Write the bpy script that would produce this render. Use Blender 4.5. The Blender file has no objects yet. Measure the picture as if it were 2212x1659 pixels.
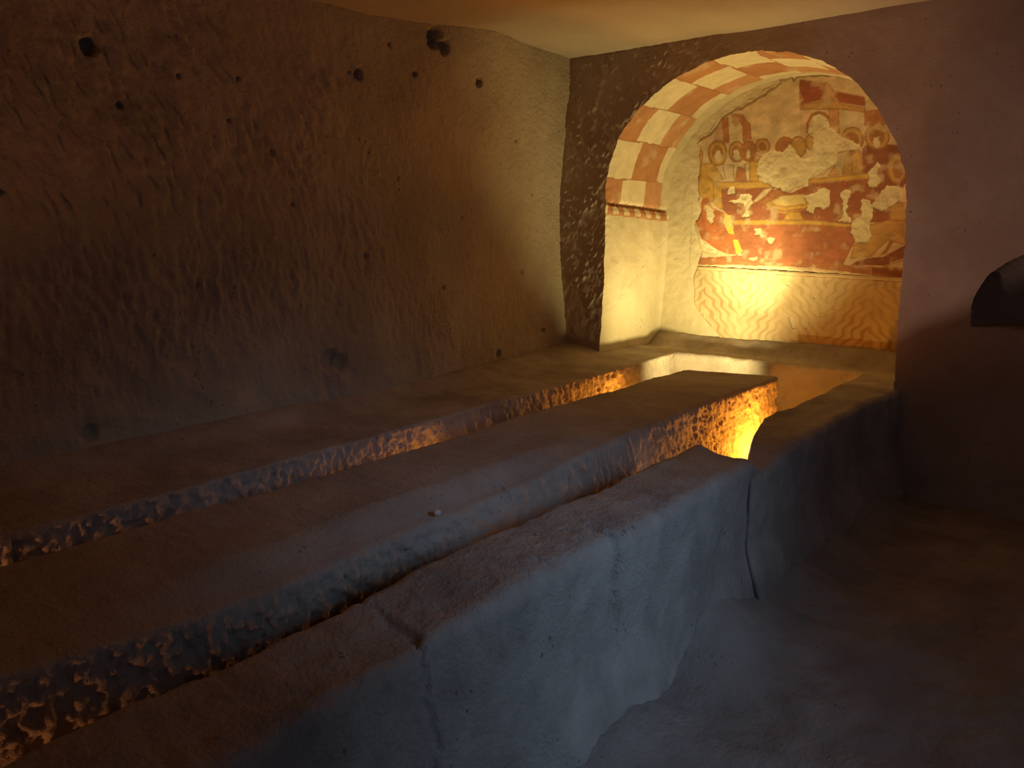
import bpy, math, random
import numpy as np
from mathutils import Vector

random.seed(4)
scene = bpy.context.scene
COL = scene.collection

# ------------------------------------------------------------------ camera
cam_d = bpy.data.cameras.new('camera')
cam_d.sensor_width = 36.0
cam_d.lens = 36.0 * 1700.0 / 2212.0
cam_d.clip_start = 0.02
cam = bpy.data.objects.new('camera', cam_d)
cam.location = (0, 0, 1.5)
cam.rotation_euler = (math.radians(90 - 11.294), 0, math.radians(39.519))
COL.objects.link(cam)
scene.camera = cam

# ------------------------------------------------------------------ world, daylight, exposure
scene.view_settings.view_transform = 'Standard'
scene.view_settings.look = 'None'
scene.view_settings.gamma = 1.0
scene.view_settings.use_curve_mapping = False
scene.view_settings.exposure = 0.0

world = bpy.data.worlds.new('world')
scene.world = world
world.use_nodes = True
wb = world.node_tree.nodes['Background']
wb.inputs[0].default_value = (0.55, 0.68, 1.0, 1)
wb.inputs[1].default_value = 0.05


def light(name, kind, loc, aim, color, power, size=0.05, cone=None, blend=0.5, parent=None):
    d = bpy.data.lights.new(name, kind)
    d.color = color
    d.energy = power
    if kind == 'SPOT':
        d.spot_size = math.radians(cone)
        d.spot_blend = blend
        d.shadow_soft_size = size
    elif kind == 'POINT':
        d.shadow_soft_size = size
    o = bpy.data.objects.new(name, d)
    o.location = loc
    if aim is not None:
        o.rotation_euler = (Vector(aim) - Vector(loc)).to_track_quat('-Z', 'Y').to_euler()
    COL.objects.link(o)
    return o


# daylight coming through the deep doorway in the right wall: a low beam and the wide sky light round it
def daylight(name, power, spread, aim, loc=(1.36, 1.65, 1.10), size=(1.5, 1.4)):
    d = bpy.data.lights.new(name, 'AREA')
    d.shape = 'RECTANGLE'
    d.size, d.size_y = size
    d.color = (0.40, 0.63, 1.0)
    d.energy = power
    d.spread = math.radians(spread)
    o = bpy.data.objects.new(name, d)
    o.location = loc
    o.rotation_euler = (Vector(aim) - Vector(loc)).to_track_quat('-Z', 'Y').to_euler()
    COL.objects.link(o)
    return o


daylight('doorway_daylight', 1.6, 42, (-1.22, 2.0, 0.42), loc=(1.34, 1.65, 1.95), size=(0.9, 0.7))
daylight('doorway_skylight', 2.5, 165, (-1.14, 2.8, 0.9), loc=(1.36, 1.65, 1.25))

# ------------------------------------------------------------------ noise
def _hash(ix, iy, iz, seed):
    h = (ix.astype(np.uint32) * np.uint32(374761393) + iy.astype(np.uint32) * np.uint32(668265263)
         + iz.astype(np.uint32) * np.uint32(2147483647 - 1640531) + np.uint32((seed * 974711) & 0xffffffff))
    h = (h ^ (h >> np.uint32(13))) * np.uint32(1274126177)
    h = (h ^ (h >> np.uint32(15))) * np.uint32(2246822519)
    h = h ^ (h >> np.uint32(16))
    return h.astype(np.float64) / 4294967295.0


def vnoise(x, y, z=0.0, seed=1):
    """smooth value noise in -1..1"""
    x, y, z = np.broadcast_arrays(np.asarray(x, float), np.asarray(y, float), np.asarray(z, float))
    ix, iy, iz = np.floor(x), np.floor(y), np.floor(z)
    fx, fy, fz = x - ix, y - iy, z - iz
    ix, iy, iz = ix.astype(np.int64), iy.astype(np.int64), iz.astype(np.int64)
    u, v, w = [t * t * t * (t * (t * 6 - 15) + 10) for t in (fx, fy, fz)]
    r = 0
    for dx in (0, 1):
        for dy in (0, 1):
            for dz in (0, 1):
                wt = (u if dx else 1 - u) * (v if dy else 1 - v) * (w if dz else 1 - w)
                r = r + wt * _hash((ix + dx) & 0xffffffff, (iy + dy) & 0xffffffff, (iz + dz) & 0xffffffff, seed)
    return r * 2 - 1


def fbm(x, y, z=0.0, seed=1, oct=3, gain=0.5):
    r, a, s = 0, 1.0, 0.0
    for o in range(oct):
        k = 2.03 ** o
        r = r + a * vnoise(np.asarray(x) * k, np.asarray(y) * k, np.asarray(z) * k, seed + o * 7)
        s += a
        a *= gain
    return r / s


def sstep(a, b, x):
    t = np.clip((np.asarray(x, float) - a) / (b - a), 0, 1)
    return t * t * (3 - 2 * t)


# ------------------------------------------------------------------ mesh helpers
def mesh_object(name, verts, quads, mat, colors=None, parent=None, smooth=True):
    verts = np.asarray(verts, np.float32)
    quads = np.asarray(quads, np.int32)
    me = bpy.data.meshes.new(name)
    me.vertices.add(len(verts))
    me.vertices.foreach_set('co', verts.ravel())
    n = quads.shape[1]
    me.loops.add(quads.size)
    me.loops.foreach_set('vertex_index', quads.ravel())
    me.polygons.add(len(quads))
    me.polygons.foreach_set('loop_start', np.arange(0, quads.size, n, dtype=np.int32))
    me.polygons.foreach_set('loop_total', np.full(len(quads), n, np.int32))
    me.polygons.foreach_set('use_smooth', np.full(len(quads), smooth, bool))
    me.update(calc_edges=True)
    if colors is not None:
        ca = me.color_attributes.new('paint', 'FLOAT_COLOR', 'POINT')
        c = np.ones((len(verts), 4), np.float32)
        c[:, :3] = colors
        ca.data.foreach_set('color', c.ravel())
    me.validate()
    me.materials.append(mat)
    o = bpy.data.objects.new(name, me)
    COL.objects.link(o)
    if parent:
        o.parent = parent
    return o


def grid_quads(nu, nv, flip=False):
    i = np.arange(nu * nv).reshape(nu, nv)
    q = np.stack([i[:-1, :-1], i[1:, :-1], i[1:, 1:], i[:-1, 1:]], -1).reshape(-1, 4)
    return q[:, ::-1] if flip else q


def compact(verts, quads, colors=None):
    used = np.unique(quads)
    remap = np.full(len(verts), -1, np.int64)
    remap[used] = np.arange(len(used))
    return verts[used], remap[quads], (None if colors is None else colors[used])


def spaced(a, b, fine, coarse, near):
    """coordinates from a to b, spacing grows with the distance from `near`"""
    out = [a]
    while out[-1] < b:
        d = abs(out[-1] - near)
        out.append(out[-1] + min(coarse, fine + 0.0016 * d))
    out[-1] = b
    return np.array(out)


def structure(o):
    o['kind'] = 'structure'
    return o


def tag(o, label, cat, group=None):
    o['label'] = label
    o['category'] = cat
    if group:
        o['group'] = group
    return o


# ------------------------------------------------------------------ materials
def stone(name, c1, c2, scale=3.0, bump=0.35, bscale=90.0, pits=0.5, rough=0.95, stretch=(1, 1, 1), painted=False):
    m = bpy.data.materials.new(name)
    m.use_nodes = True
    nt = m.node_tree
    N, L = nt.nodes, nt.links
    b = N['Principled BSDF']
    b.inputs['Roughness'].default_value = rough
    b.inputs['Specular IOR Level'].default_value = 0.12
    tc = N.new('ShaderNodeTexCoord')
    mp = N.new('ShaderNodeMapping')
    mp.inputs['Scale'].default_value = stretch
    L.new(tc.outputs['Object'], mp.inputs[0])
    n1 = N.new('ShaderNodeTexNoise')
    n1.inputs['Scale'].default_value = scale
    n1.inputs['Detail'].default_value = 7
    n1.inputs['Roughness'].default_value = 0.62
    L.new(mp.outputs[0], n1.inputs['Vector'])
    mix = N.new('ShaderNodeMix')
    mix.data_type = 'RGBA'
    mix.inputs[6].default_value = (*c1, 1)
    mix.inputs[7].default_value = (*c2, 1)
    rmp = N.new('ShaderNodeMapRange')
    rmp.inputs[1].default_value = 0.36
    rmp.inputs[2].default_value = 0.66
    L.new(n1.outputs[0], rmp.inputs[0])
    L.new(rmp.outputs[0], mix.inputs[0])
    col = mix.outputs[2]
    if painted:
        at = N.new('ShaderNodeVertexColor')
        at.layer_name = 'paint'
        mm = N.new('ShaderNodeMix')
        mm.data_type = 'RGBA'
        mm.blend_type = 'MULTIPLY'
        mm.inputs[0].default_value = 1.0
        L.new(at.outputs[0], mm.inputs[6])
        L.new(col, mm.inputs[7])
        col = mm.outputs[2]
    # pores of the tuff: small dark pits
    vo = N.new('ShaderNodeTexVoronoi')
    vo.inputs['Scale'].default_value = 26
    L.new(mp.outputs[0], vo.inputs['Vector'])
    n2 = N.new('ShaderNodeTexNoise')
    n2.inputs['Scale'].default_value = 6.0
    L.new(mp.outputs[0], n2.inputs['Vector'])
    thr = N.new('ShaderNodeMapRange')
    thr.inputs[1].default_value = 0.50
    thr.inputs[2].default_value = 0.75
    thr.inputs[3].default_value = 0.0
    thr.inputs[4].default_value = 0.22
    L.new(n2.outputs[0], thr.inputs[0])
    lt = N.new('ShaderNodeMath')
    lt.operation = 'LESS_THAN'
    L.new(vo.outputs['Distance'], lt.inputs[0])
    L.new(thr.outputs[0], lt.inputs[1])
    pm = N.new('ShaderNodeMath')
    pm.operation = 'MULTIPLY'
    pm.inputs[1].default_value = pits
    L.new(lt.outputs[0], pm.inputs[0])
    pc = N.new('ShaderNodeMix')
    pc.data_type = 'RGBA'
    pc.inputs[7].default_value = (c1[0] * 0.35, c1[1] * 0.3, c1[2] * 0.28, 1)
    L.new(pm.outputs[0], pc.inputs[0])
    L.new(col, pc.inputs[6])
    L.new(pc.outputs[2], b.inputs['Base Color'])
    # fine relief
    n3 = N.new('ShaderNodeTexNoise')
    n3.inputs['Scale'].default_value = bscale
    n3.inputs['Detail'].default_value = 5
    n3.inputs['Roughness'].default_value = 0.6
    L.new(mp.outputs[0], n3.inputs['Vector'])
    sub = N.new('ShaderNodeMath')
    sub.operation = 'SUBTRACT'
    L.new(n3.outputs[0], sub.inputs[0])
    L.new(pm.outputs[0], sub.inputs[1])
    bp = N.new('ShaderNodeBump')
    bp.inputs['Strength'].default_value = bump
    bp.inputs['Distance'].default_value = 0.012
    L.new(sub.outputs[0], bp.inputs['Height'])
    L.new(bp.outputs[0], b.inputs['Normal'])
    return m


def plain(name, col, rough=0.5, metal=0.0, emit=0.0, ecol=None):
    m = bpy.data.materials.new(name)
    m.use_nodes = True
    N, L = m.node_tree.nodes, m.node_tree.links
    b = N['Principled BSDF']
    b.inputs['Roughness'].default_value = rough
    b.inputs['Metallic'].default_value = metal
    no = N.new('ShaderNodeTexNoise')
    no.inputs['Scale'].default_value = 40
    mx = N.new('ShaderNodeMix')
    mx.data_type = 'RGBA'
    mx.inputs[6].default_value = (*col, 1)
    mx.inputs[7].default_value = (*[c * 0.75 for c in col], 1)
    L.new(no.outputs[0], mx.inputs[0])
    L.new(mx.outputs[2], b.inputs['Base Color'])
    if emit:
        b.inputs['Emission Color'].default_value = (*ecol, 1)
        b.inputs['Emission Strength'].default_value = emit
    return m


M_WALL = stone('tuff_wall', (0.40, 0.315, 0.22), (0.49, 0.40, 0.29), 2.2, 1.0, 52, 0.6)
M_END = stone('tuff_end_wall', (0.37, 0.265, 0.205), (0.46, 0.355, 0.29), 2.6, 0.22, 85, 0.7)
M_CEIL = stone('tuff_ceiling', (0.44, 0.36, 0.275), (0.53, 0.455, 0.36), 1.2, 0.25, 60, 0.2, stretch=(1, .5, 1))
M_BENCH = stone('tuff_bench', (0.33, 0.275, 0.23), (0.52, 0.45, 0.38), 3.2, 0.75, 75, 0.6)
M_TABLE = stone('tuff_table', (0.37, 0.305, 0.245), (0.49, 0.415, 0.335), 2.8, 0.6, 75, 0.45)
M_FLOOR = stone('tuff_floor', (0.26, 0.215, 0.18), (0.39, 0.33, 0.28), 2.0, 0.8, 40, 0.5, stretch=(1.6, 1, 1))
M_PLASTER = stone('bare_plaster', (0.62, 0.545, 0.38), (0.70, 0.63, 0.46), 5.0, 0.35, 70, 0.55)
M_FRESCO = stone('painted_plaster', (0.84, 0.82, 0.80), (1.0, 1.0, 1.0), 9.0, 0.18, 80, 0.45, painted=True)

# ------------------------------------------------------------------ measures of the room (metres)
Y_END = 4.72        # face of the end wall
Y_NICHE = 5.55      # back of the arched niche
X_RIGHT = 1.10
Y_REAR = -1.60

# niche mouth outline, left foot over the crown to the right foot (x, z)
ARCH = np.array([(-3.09, -0.15), (-3.085, .35), (-3.08, .61), (-3.055, 1.15), (-3.05, 1.63), (-3.045, 1.81), (-2.95, 2.08), (-2.74, 2.30),
                 (-2.49, 2.44), (-2.24, 2.50), (-2.01, 2.51), (-1.79, 2.47), (-1.63, 2.405), (-1.47, 2.30), (-1.36, 2.18),
                 (-1.25, 2.02), (-1.18, 1.87), (-1.14, 1.72), (-1.12, 1.43), (-1.12, 1.12), (-1.11, .79), (-1.10, .35), (-1.10, -0.15)])


def smooth_curve(P, n):
    """Catmull-Rom through P, resampled at n equal steps"""
    Q = np.vstack([2 * P[0] - P[1], P, 2 * P[-1] - P[-2]])
    out = []
    for i in range(1, len(Q) - 2):
        t = np.linspace(0, 1, 40, endpoint=False)[:, None]
        a, b, c, d = Q[i - 1], Q[i], Q[i + 1], Q[i + 2]
        out.append(0.5 * (2 * b + (c - a) * t + (2 * a - 5 * b + 4 * c - d) * t ** 2 + (3 * b - a - 3 * c + d) * t ** 3))
    out = np.vstack(out + [P[-1:]])
    s = np.r_[0, np.cumsum(np.linalg.norm(np.diff(out, axis=0), axis=1))]
    k = np.linspace(0, s[-1], n)
    return np.stack([np.interp(k, s, out[:, 0]), np.interp(k, s, out[:, 1])], 1), k


# ------------------------------------------------------------------ relief functions
def end_relief(x, z):
    """how far the end wall face stands back (+) at x, z"""
    left = sstep(-1.7, -2.7, x) * sstep(0.75, 1.4, z)
    a = fbm(x * 1.6 + z, z * 1.6, 3.3, 11, 2) * 0.012
    mask = sstep(-0.1, 0.5, vnoise(x * 7, z * 7, 2.0, 5)) * 0.7 + 0.3
    p = vnoise((x - z * .8) * 62, (z + x * .4) * 26, 0.5, 21)
    ch = np.clip(p - 0.15, 0, 1) * 0.024 * mask * left
    g = fbm(x * 24, z * 24, 8.0, 31, 3) * (0.0012 + 0.0023 * sstep(-1.5, -2.3, x))
    lean = -0.02 * sstep(1.2, 2.6, z)
    return a - ch + g + lean


WALL_HOLES = [  # y, z, radius, depth
    (1.41, 2.16, .036, .10), (3.19, 2.485, .066, .12), (3.27, 2.455, .045, .06), (2.67, 2.23, .030, .07), (2.61, 2.235, .010, .03), (3.06, 2.29, .018, .04),
    (3.63, 2.335, .030, .07), (1.75, 2.10, .012, .03), (1.50, 1.96, .016, .04), (1.97, 1.95, .010, .03), (2.17, 1.83, .018, .02),
    (2.02, 2.13, .010, .03), (2.43, .845, .055, .03), (2.50, .82, .05, .03), (3.85, .69, .030, .035), (1.26, .70, .035, .03), (2.86, 2.40, .014, .03),
    (2.25, 1.60, .010, .02), (2.95, 1.75, .012, .02), (3.5, 1.55, .012, .02), (4.1, 2.05, .014, .02), (4.2, 1.2, .016, .02), (4.35, 1.72, .010, .02),
    (1.75, 1.25, .012, .02), (2.7, 1.35, .012, .02), (4.42, .78, .02, .03), (1.05, 1.62, .012, .03), (3.3, 1.15, .014, .02)]


def left_wall_x(y, z):
    base = -3.19 - 0.16 * sstep(2.6, 4.7, y)
    base = base - 0.09 * sstep(3.2, 4.7, y) * (np.sin(np.clip((2.5 - z) / 1.9, 0, 1) * math.pi) ** 1.2)
    base = base + 0.09 * sstep(2.2, 2.7, z) * sstep(4.9, 3.0, y)
    base = base + fbm(y * 1.1, z * 1.3, 0.2, 3, 3) * 0.035
    # pick marks: short slanting strokes, strongest on the near part of the wall
    near = 0.30 + 0.70 * sstep(3.4, 1.4, y) * sstep(.75, 1.3, z)
    lean = 0.12 * z + 0.30 * np.clip(z - 1.35, 0, 9) ** 2 * sstep(4.0, 1.5, y)
    ye = y + lean + 0.030 * vnoise(y * 4, z * 4, 4.0, 9)
    c1 = vnoise(ye * 44, z * 15, 1.0, 41)
    c2 = vnoise(ye * 82, z * 30, 2.0, 43)
    patch = 0.5 + 0.5 * vnoise(y * 5, z * 5, 3.0, 47)
    base = base + (c1 * 0.0100 + c2 * 0.0064) * near * (0.45 + 0.75 * patch)
    base = base + fbm(y * 40, z * 36, 1.0, 51, 3) * 0.0030
    low = sstep(1.1, .7, z)
    base = base + fbm(y * 9, z * 9, 5.0, 55, 2) * 0.012 * low
    for hy, hz, r, dep in WALL_HOLES:
        wob = 1 + 0.22 * vnoise(y * 30, z * 30, hy * 9, 61)
        d = np.hypot(y - hy, z - hz) / (r * wob)
        base = base - dep * sstep(1.0, 0.72, d)
    return base


def ceiling_z(x, y):
    z = 2.50 + 0.13 * sstep(2.7, 3.9, y) + 0.02 * sstep(-3.0, -1.0, x)
    return z + fbm(x * 1.1, y * 1.1, 7.0, 71, 3) * 0.03 + fbm(x * 7, y * 3, 1.0, 73, 3) * 0.005


def rough_face(p, n):
    """broken, pick-dressed stone: strong on upright faces, gentle on the worn tops"""
    x, y, z = p.T
    up = np.clip(n[:, 2], 0, 1)
    s = x + y
    side = (1 - up) ** 1.5
    near = sstep(3.0, 0.8, y)
    sl = s + z * 0.35 + 0.012 * vnoise(x * 20, y * 20, z * 20, 79)
    st1 = 0.55 - 1.3 * np.abs(vnoise(sl * 44, z * 12, x * 3, 81))
    st2 = 0.55 - 1.3 * np.abs(vnoise(sl * 90, z * 26, x * 3, 83))
    stroke = st1 * 0.6 + st2 * 0.4
    lump = fbm(x * 46, y * 46, z * 46, 87, 3, 0.6)
    h_side = stroke * (0.019 - 0.008 * near) + lump * (0.006 + 0.021 * near)
    h_top = fbm(x * 6, y * 6, z * 6, 91, 4) * 0.006 + fbm(x * 9, y * 38, z * 30, 93, 2) * 0.0022
    broad = fbm(x * 2.2, y * 1.6, z * 2.2, 97, 2) * 0.014
    return h_side * side + h_top * (1 - side) + broad


def smooth_face(p, n):
    """worn stone of the outer bench faces"""
    x, y, z = p.T
    up = np.clip(n[:, 2], 0, 1)
    inner = np.clip(-n[:, 0], 0, 1)
    h = fbm(x * 2.4, y * 2.0, z * 2.6, 101, 3) * 0.022 + fbm(x * 12, y * 12, z * 9, 103, 4) * 0.0095
    h = h + fbm(x * 40, y * 40, z * 30, 107, 2) * 0.0016 + up * fbm(x * 9, y * 40, 0, 109, 2) * 0.002
    return h + inner * (rough_face(p, n))


def rock_box(name, lim, r, faces, mat, ys, step, relief, warp=None, cracks=()):
    """a block hewn out of the rock: rounded box, relief along its normals.
    faces: any of 'x-', 'x+', 'y-', 'y+', 'z+'"""
    (x0, x1), (y0, y1), (z0, z1) = lim
    xs = np.linspace(x0, x1, max(3, int(round((x1 - x0) / step)) + 1))
    zs = np.linspace(z0, z1, max(3, int(round((z1 - z0) / step)) + 1))
    V, Q, off = [], [], 0
    for fc in faces:
        if fc[0] == 'x':
            a, b = np.meshgrid(ys, zs, indexing='ij')
            P = np.stack([np.full_like(a, x0 if fc[1] == '-' else x1), a, b], -1)
            q = grid_quads(len(ys), len(zs), fc[1] == '-')
        elif fc[0] == 'y':
            a, b = np.meshgrid(xs, zs, indexing='ij')
            P = np.stack([a, np.full_like(a, y0 if fc[1] == '-' else y1), b], -1)
            q = grid_quads(len(xs), len(zs), fc[1] == '+')
        else:
            a, b = np.meshgrid(xs, ys, indexing='ij')
            P = np.stack([a, b, np.full_like(a, z1)], -1)
            q = grid_quads(len(xs), len(ys))
        V.append(P.reshape(-1, 3))
        Q.append(q + off)
        off += P.shape[0] * P.shape[1]
    V, Q = np.vstack(V), np.vstack(Q)
    key = np.round(V * 20000).astype(np.int64)
    _, idx, inv = np.unique(key, axis=0, return_index=True, return_inverse=True)
    V, Q = V[idx], inv.reshape(-1)[Q]
    lo = np.array([x0 + r if 'x-' in faces else x0 - 9, y0 + r if 'y-' in faces else y0 - 9, -9.0])
    hi = np.array([x1 - r if 'x+' in faces else x1 + 9, y1 - r if 'y+' in faces else y1 + 9, z1 - r])
    inner = np.clip(V, lo, hi)
    d = V - inner
    ln = np.linalg.norm(d, axis=1, keepdims=True)
    n = np.where(ln > 1e-9, d / np.maximum(ln, 1e-9), 0)
    V = np.where(ln > 1e-9, inner + n * r, V)
    if warp is not None:
        V = warp(V)
    h = relief(V, n)
    for yc, w, dep, side, amp in cracks:     # a crack that runs across the block
        yy = yc + amp * vnoise(V[:, 0] * 9, V[:, 2] * 9, yc, 111) + amp * .35 * vnoise(V[:, 0] * 40, V[:, 2] * 40, yc, 113)
        k = np.exp(-((V[:, 1] - yy) / w) ** 2)
        h = h - dep * k * side(V)
    V = V + n * h[:, None]
    return mesh_object(name, V, Q, mat)


# ------------------------------------------------------------------ the setting
# left wall
ys = spaced(Y_REAR, 5.0, 0.008, 0.012, 1.2)
zs = np.arange(0.50, 2.80, 0.0085)
A, B = np.meshgrid(ys, zs, indexing='ij')
X = left_wall_x(A, B)
structure(mesh_object('wall_left', np.stack([X, A, B], -1).reshape(-1, 3), grid_quads(len(ys), len(zs)), M_WALL))

# ceiling
xs = np.arange(-3.6, X_RIGHT + 0.3, 0.03)
ys = np.arange(Y_REAR - .1, 4.95, 0.022)
A, B = np.meshgrid(xs, ys, indexing='ij')
structure(mesh_object('ceiling', np.stack([A, B, ceiling_z(A, B)], -1).reshape(-1, 3), grid_quads(len(xs), len(ys), True), M_CEIL))

# floor
xs = np.concatenate([np.arange(-3.6, -1.25, 0.05), np.arange(-1.25, X_RIGHT + 1.3, 0.014)])
ys = np.concatenate([np.arange(Y_REAR - .1, 0.9, 0.03), np.arange(0.9, 4.8, 0.014), np.arange(4.8, 5.7, .05)])
A, B = np.meshgrid(xs, ys, indexing='ij')
Z = fbm(A * 2.3, B * 2.3, 0, 121, 3) * 0.035 + fbm(A * 8, B * 14, 0, 123, 3) * 0.012 + fbm(A * 30, B * 30, 0, 127, 2) * 0.003
Z = Z + 0.17 * sstep(-0.72, -1.16, A) ** 2.2 * (0.55 + 0.45 * vnoise(B * 2.8, A * 2.0, 0, 129)) * sstep(.3, 1.2, B)
Z = np.where(A < -1.28, np.minimum(Z, 0.0), Z)
structure(mesh_object('floor', np.stack([A, B, Z], -1).reshape(-1, 3), grid_quads(len(xs), len(ys)), M_FLOOR))


# end wall: fan of quads between the niche mouth and a frame, plus the part round the small niche
def rag(P, seed, amp):
    k = np.arange(len(P)) * 0.05
    return P + np.stack([vnoise(k * 4, k * 0 + 1, 0, seed), vnoise(k * 4, k * 0 + 9, 0, seed)], 1) * amp


NO = 960
OUT, OUT_S = smooth_curve(ARCH, NO)
jag = fbm(OUT_S * 26, OUT_S * 0, 0, 131, 3) * 0.007
cen = np.array([-2.085, 1.4])
dirn = OUT - cen
OUT = OUT + dirn / np.linalg.norm(dirn, axis=1, keepdims=True) * jag[:, None]
X_SEAM = -0.93
kl = int(np.argmin(np.abs(OUT[:NO // 2, 1] - 2.12)))
kr = NO - 1 - int(np.argmin(np.abs(OUT[::-1][:NO // 2, 1] - 2.02)))
fr_l = np.stack([np.full(kl + 1, -3.55), np.linspace(-0.15, 2.80, kl + 1)], 1)
fr_t = np.stack([np.linspace(-3.55, X_SEAM, kr - kl + 1), np.full(kr - kl + 1, 2.80)], 1)
fr_r = np.stack([np.full(NO - kr, X_SEAM), np.linspace(2.80, -0.15, NO - kr)], 1)
FR = np.vstack([fr_l[:-1], fr_t[:-1], fr_r])
NR = 84
t = (np.linspace(0, 1, NR) ** 1.25)[None, :, None]
G = OUT[:, None, :] * (1 - t) + FR[:, None, :] * t
V1 = np.stack([G[..., 0], np.zeros(G.shape[:2]), G[..., 1]], -1).reshape(-1, 3)
Q1 = grid_quads(NO, NR, True)

# part B: closed loop round the small arched recess
ns = NO - kr
tt = np.linspace(math.pi, 0, 70)
sm = np.vstack([np.stack([np.full(10, -0.765), np.linspace(0.985, 1.075, 10)], 1)[:-1],
                np.stack([-0.36 + 0.405 * np.cos(tt), 1.075 + 0.335 * np.sin(tt)], 1)[:-1],
                np.stack([np.full(11, 0.045), np.linspace(1.075, 0.985, 11)], 1)[:-1],
                np.stack([np.linspace(0.045, -0.765, 40), np.full(40, 0.985)], 1)])
s = np.r_[0, np.cumsum(np.linalg.norm(np.diff(sm, axis=0), axis=1))]
nt_, nr_, nb_ = 60, 60, 60
NB = ns - 1 + nt_ + nr_ + nb_
frame = np.vstack([np.stack([np.full(ns, X_SEAM), np.linspace(-0.15, 2.80, ns)], 1)[:-1],
                   np.stack([np.linspace(X_SEAM, X_RIGHT + .1, nt_ + 1), np.full(nt_ + 1, 2.8)], 1)[:-1],
                   np.stack([np.full(nr_ + 1, X_RIGHT + .1), np.linspace(2.8, -0.15, nr_ + 1)], 1)[:-1],
                   np.stack([np.linspace(X_RIGHT + .1, X_SEAM, nb_ + 1), np.full(nb_ + 1, -0.15)], 1)])
# point of the recess outline for every frame point, by angle round its centre
ce = np.array([-0.36, 1.16])
an = np.unwrap(-np.arctan2(sm[:, 1] - ce[1], sm[:, 0] - ce[0]))
af = np.unwrap(-np.arctan2(frame[:, 1] - ce[1], frame[:, 0] - ce[0]))
af = an[0] + np.mod(af - an[0], 2 * math.pi)
inn = np.stack([np.interp(af, an, sm[:, 0], period=None), np.interp(af, an, sm[:, 1])], 1)
inn = inn + np.stack([fbm(inn[:, 0] * 20, inn[:, 1] * 20, 0, 141, 2), fbm(inn[:, 0] * 20, inn[:, 1] * 20, 5, 142, 2)], 1) * 0.006
NRB = 70
t = (np.linspace(0, 1, NRB) ** 1.15)[None, :, None]
GB = inn[:, None, :] * (1 - t) + frame[:, None, :] * t
V2 = np.stack([GB[..., 0], np.zeros(GB.shape[:2]), GB[..., 1]], -1).reshape(-1, 3)
Q2 = grid_quads(len(frame), NRB, True)
V = np.vstack([V1, V2])
V[:, 1] = Y_END + end_relief(V[:, 0], V[:, 2])
wall_end = structure(mesh_object('wall_end', V, np.vstack([Q1, Q2 + len(V1)]), M_END))

# inside of the small recess: a shallow half dome on a flat sill
ND = 26
rows = []
yb = Y_END + end_relief(inn[:, 0], inn[:, 1])
for i in range(ND):
    a = i / (ND - 1) * math.pi / 2
    k = math.cos(a) ** 0.75 if i < ND - 1 else 0.0
    cz = 0.985 + (inn[:, 1] - 0.985) * k
    cxx = -0.36 + (inn[:, 0] + 0.36) * k
    yy = yb * (1 - math.sin(a)) + (Y_END + 0.36) * math.sin(a)
    rows.append(np.stack([cxx, yy + fbm(cxx * 9, cz * 9, 3, 145, 3) * .008 * math.sin(a), cz], -1))
P = np.stack(rows, 1)
niche_small = mesh_object('small_niche', P.reshape(-1, 3), grid_quads(len(inn), ND), M_END, parent=wall_end)

# inside of the big niche (barrel), with the bare lower sides; the painted vault is a thing of its own
ND = 150
dep = np.linspace(0, 1, ND)
y_first = Y_END + end_relief(OUT[:, 0], OUT[:, 1])
y_back = Y_NICHE + 0.03
inset = np.where(dep > 0.90, (1 - np.sqrt(np.clip(1 - ((dep - 0.90) / 0.10) ** 2, 0, 1))) * 0.075, 0.0)
tang = np.gradient(OUT, axis=0)
nrm = np.stack([tang[:, 1], -tang[:, 0]], 1)
nrm = nrm / np.linalg.norm(nrm, axis=1, keepdims=True)       # towards the inside of the arch
ker = np.ones(61) / 61
OUTs = np.stack([np.convolve(np.pad(OUT[:, k], 30, 'edge'), ker, 'valid') for k in (0, 1)], 1)
PX, PY, PZ, DD, SS = [], [], [], [], []
for i in range(ND):
    w = sstep(0, 0.10, dep[i])
    base = OUT * (1 - w) + OUTs * w
    yv = y_first * (1 - dep[i]) + y_back * dep[i]
    hh = fbm(OUT_S * 3, yv * 3, 0, 151, 3) * 0.012 + fbm(OUT_S * 16, yv * 16, 0, 153, 3) * 0.0035
    # the groove above the painted cornice strip on the left side
    gz = OUT[:, 1] + 0.05 * (yv - 5.15) - 0.02
    gro = np.exp(-((gz - 1.622 - 0.006 * vnoise(yv * 40, 0, 0, 155)) / 0.014) ** 2) * (OUT[:, 0] < -2.9)
    hh = hh - gro * 0.024 + 0.010 * sstep(1.60, 1.57, gz) * (OUT[:, 0] < -2.9)
    # hairline crack on the left side
    cz = 0.86 + 0.50 * (yv - 4.72) / 0.75 + 0.02 * vnoise(yv * 18, 1, 0, 157)
    hh = hh - 0.006 * np.exp(-((OUT[:, 1] - cz) / 0.005) ** 2) * (OUT[:, 0] < -2.9) * (vnoise(yv * 14, 3, 0, 158) > -.35)
    p = base + nrm * (hh * w + inset[i])[:, None]
    PX.append(p[:, 0]); PY.append(yv); PZ.append(p[:, 1]); SS.append(OUT_S); DD.append(yv)
PX, PY, PZ, SS = [np.stack(k, 1) for k in (PX, PY, PZ, SS)]
VN = np.stack([PX, PY, PZ], -1).reshape(-1, 3)
QN = grid_quads(NO, ND)
zc = (PZ + 0.05 * (PY - 5.15) - 0.02).reshape(-1)
painted = (zc[QN].min(1) > 1.538) & (PY.reshape(-1)[QN].max(1) < 5.56)
v, q, _ = compact(VN, QN[~painted])
mesh_object('niche', v, q, M_PLASTER, parent=wall_end)

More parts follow.
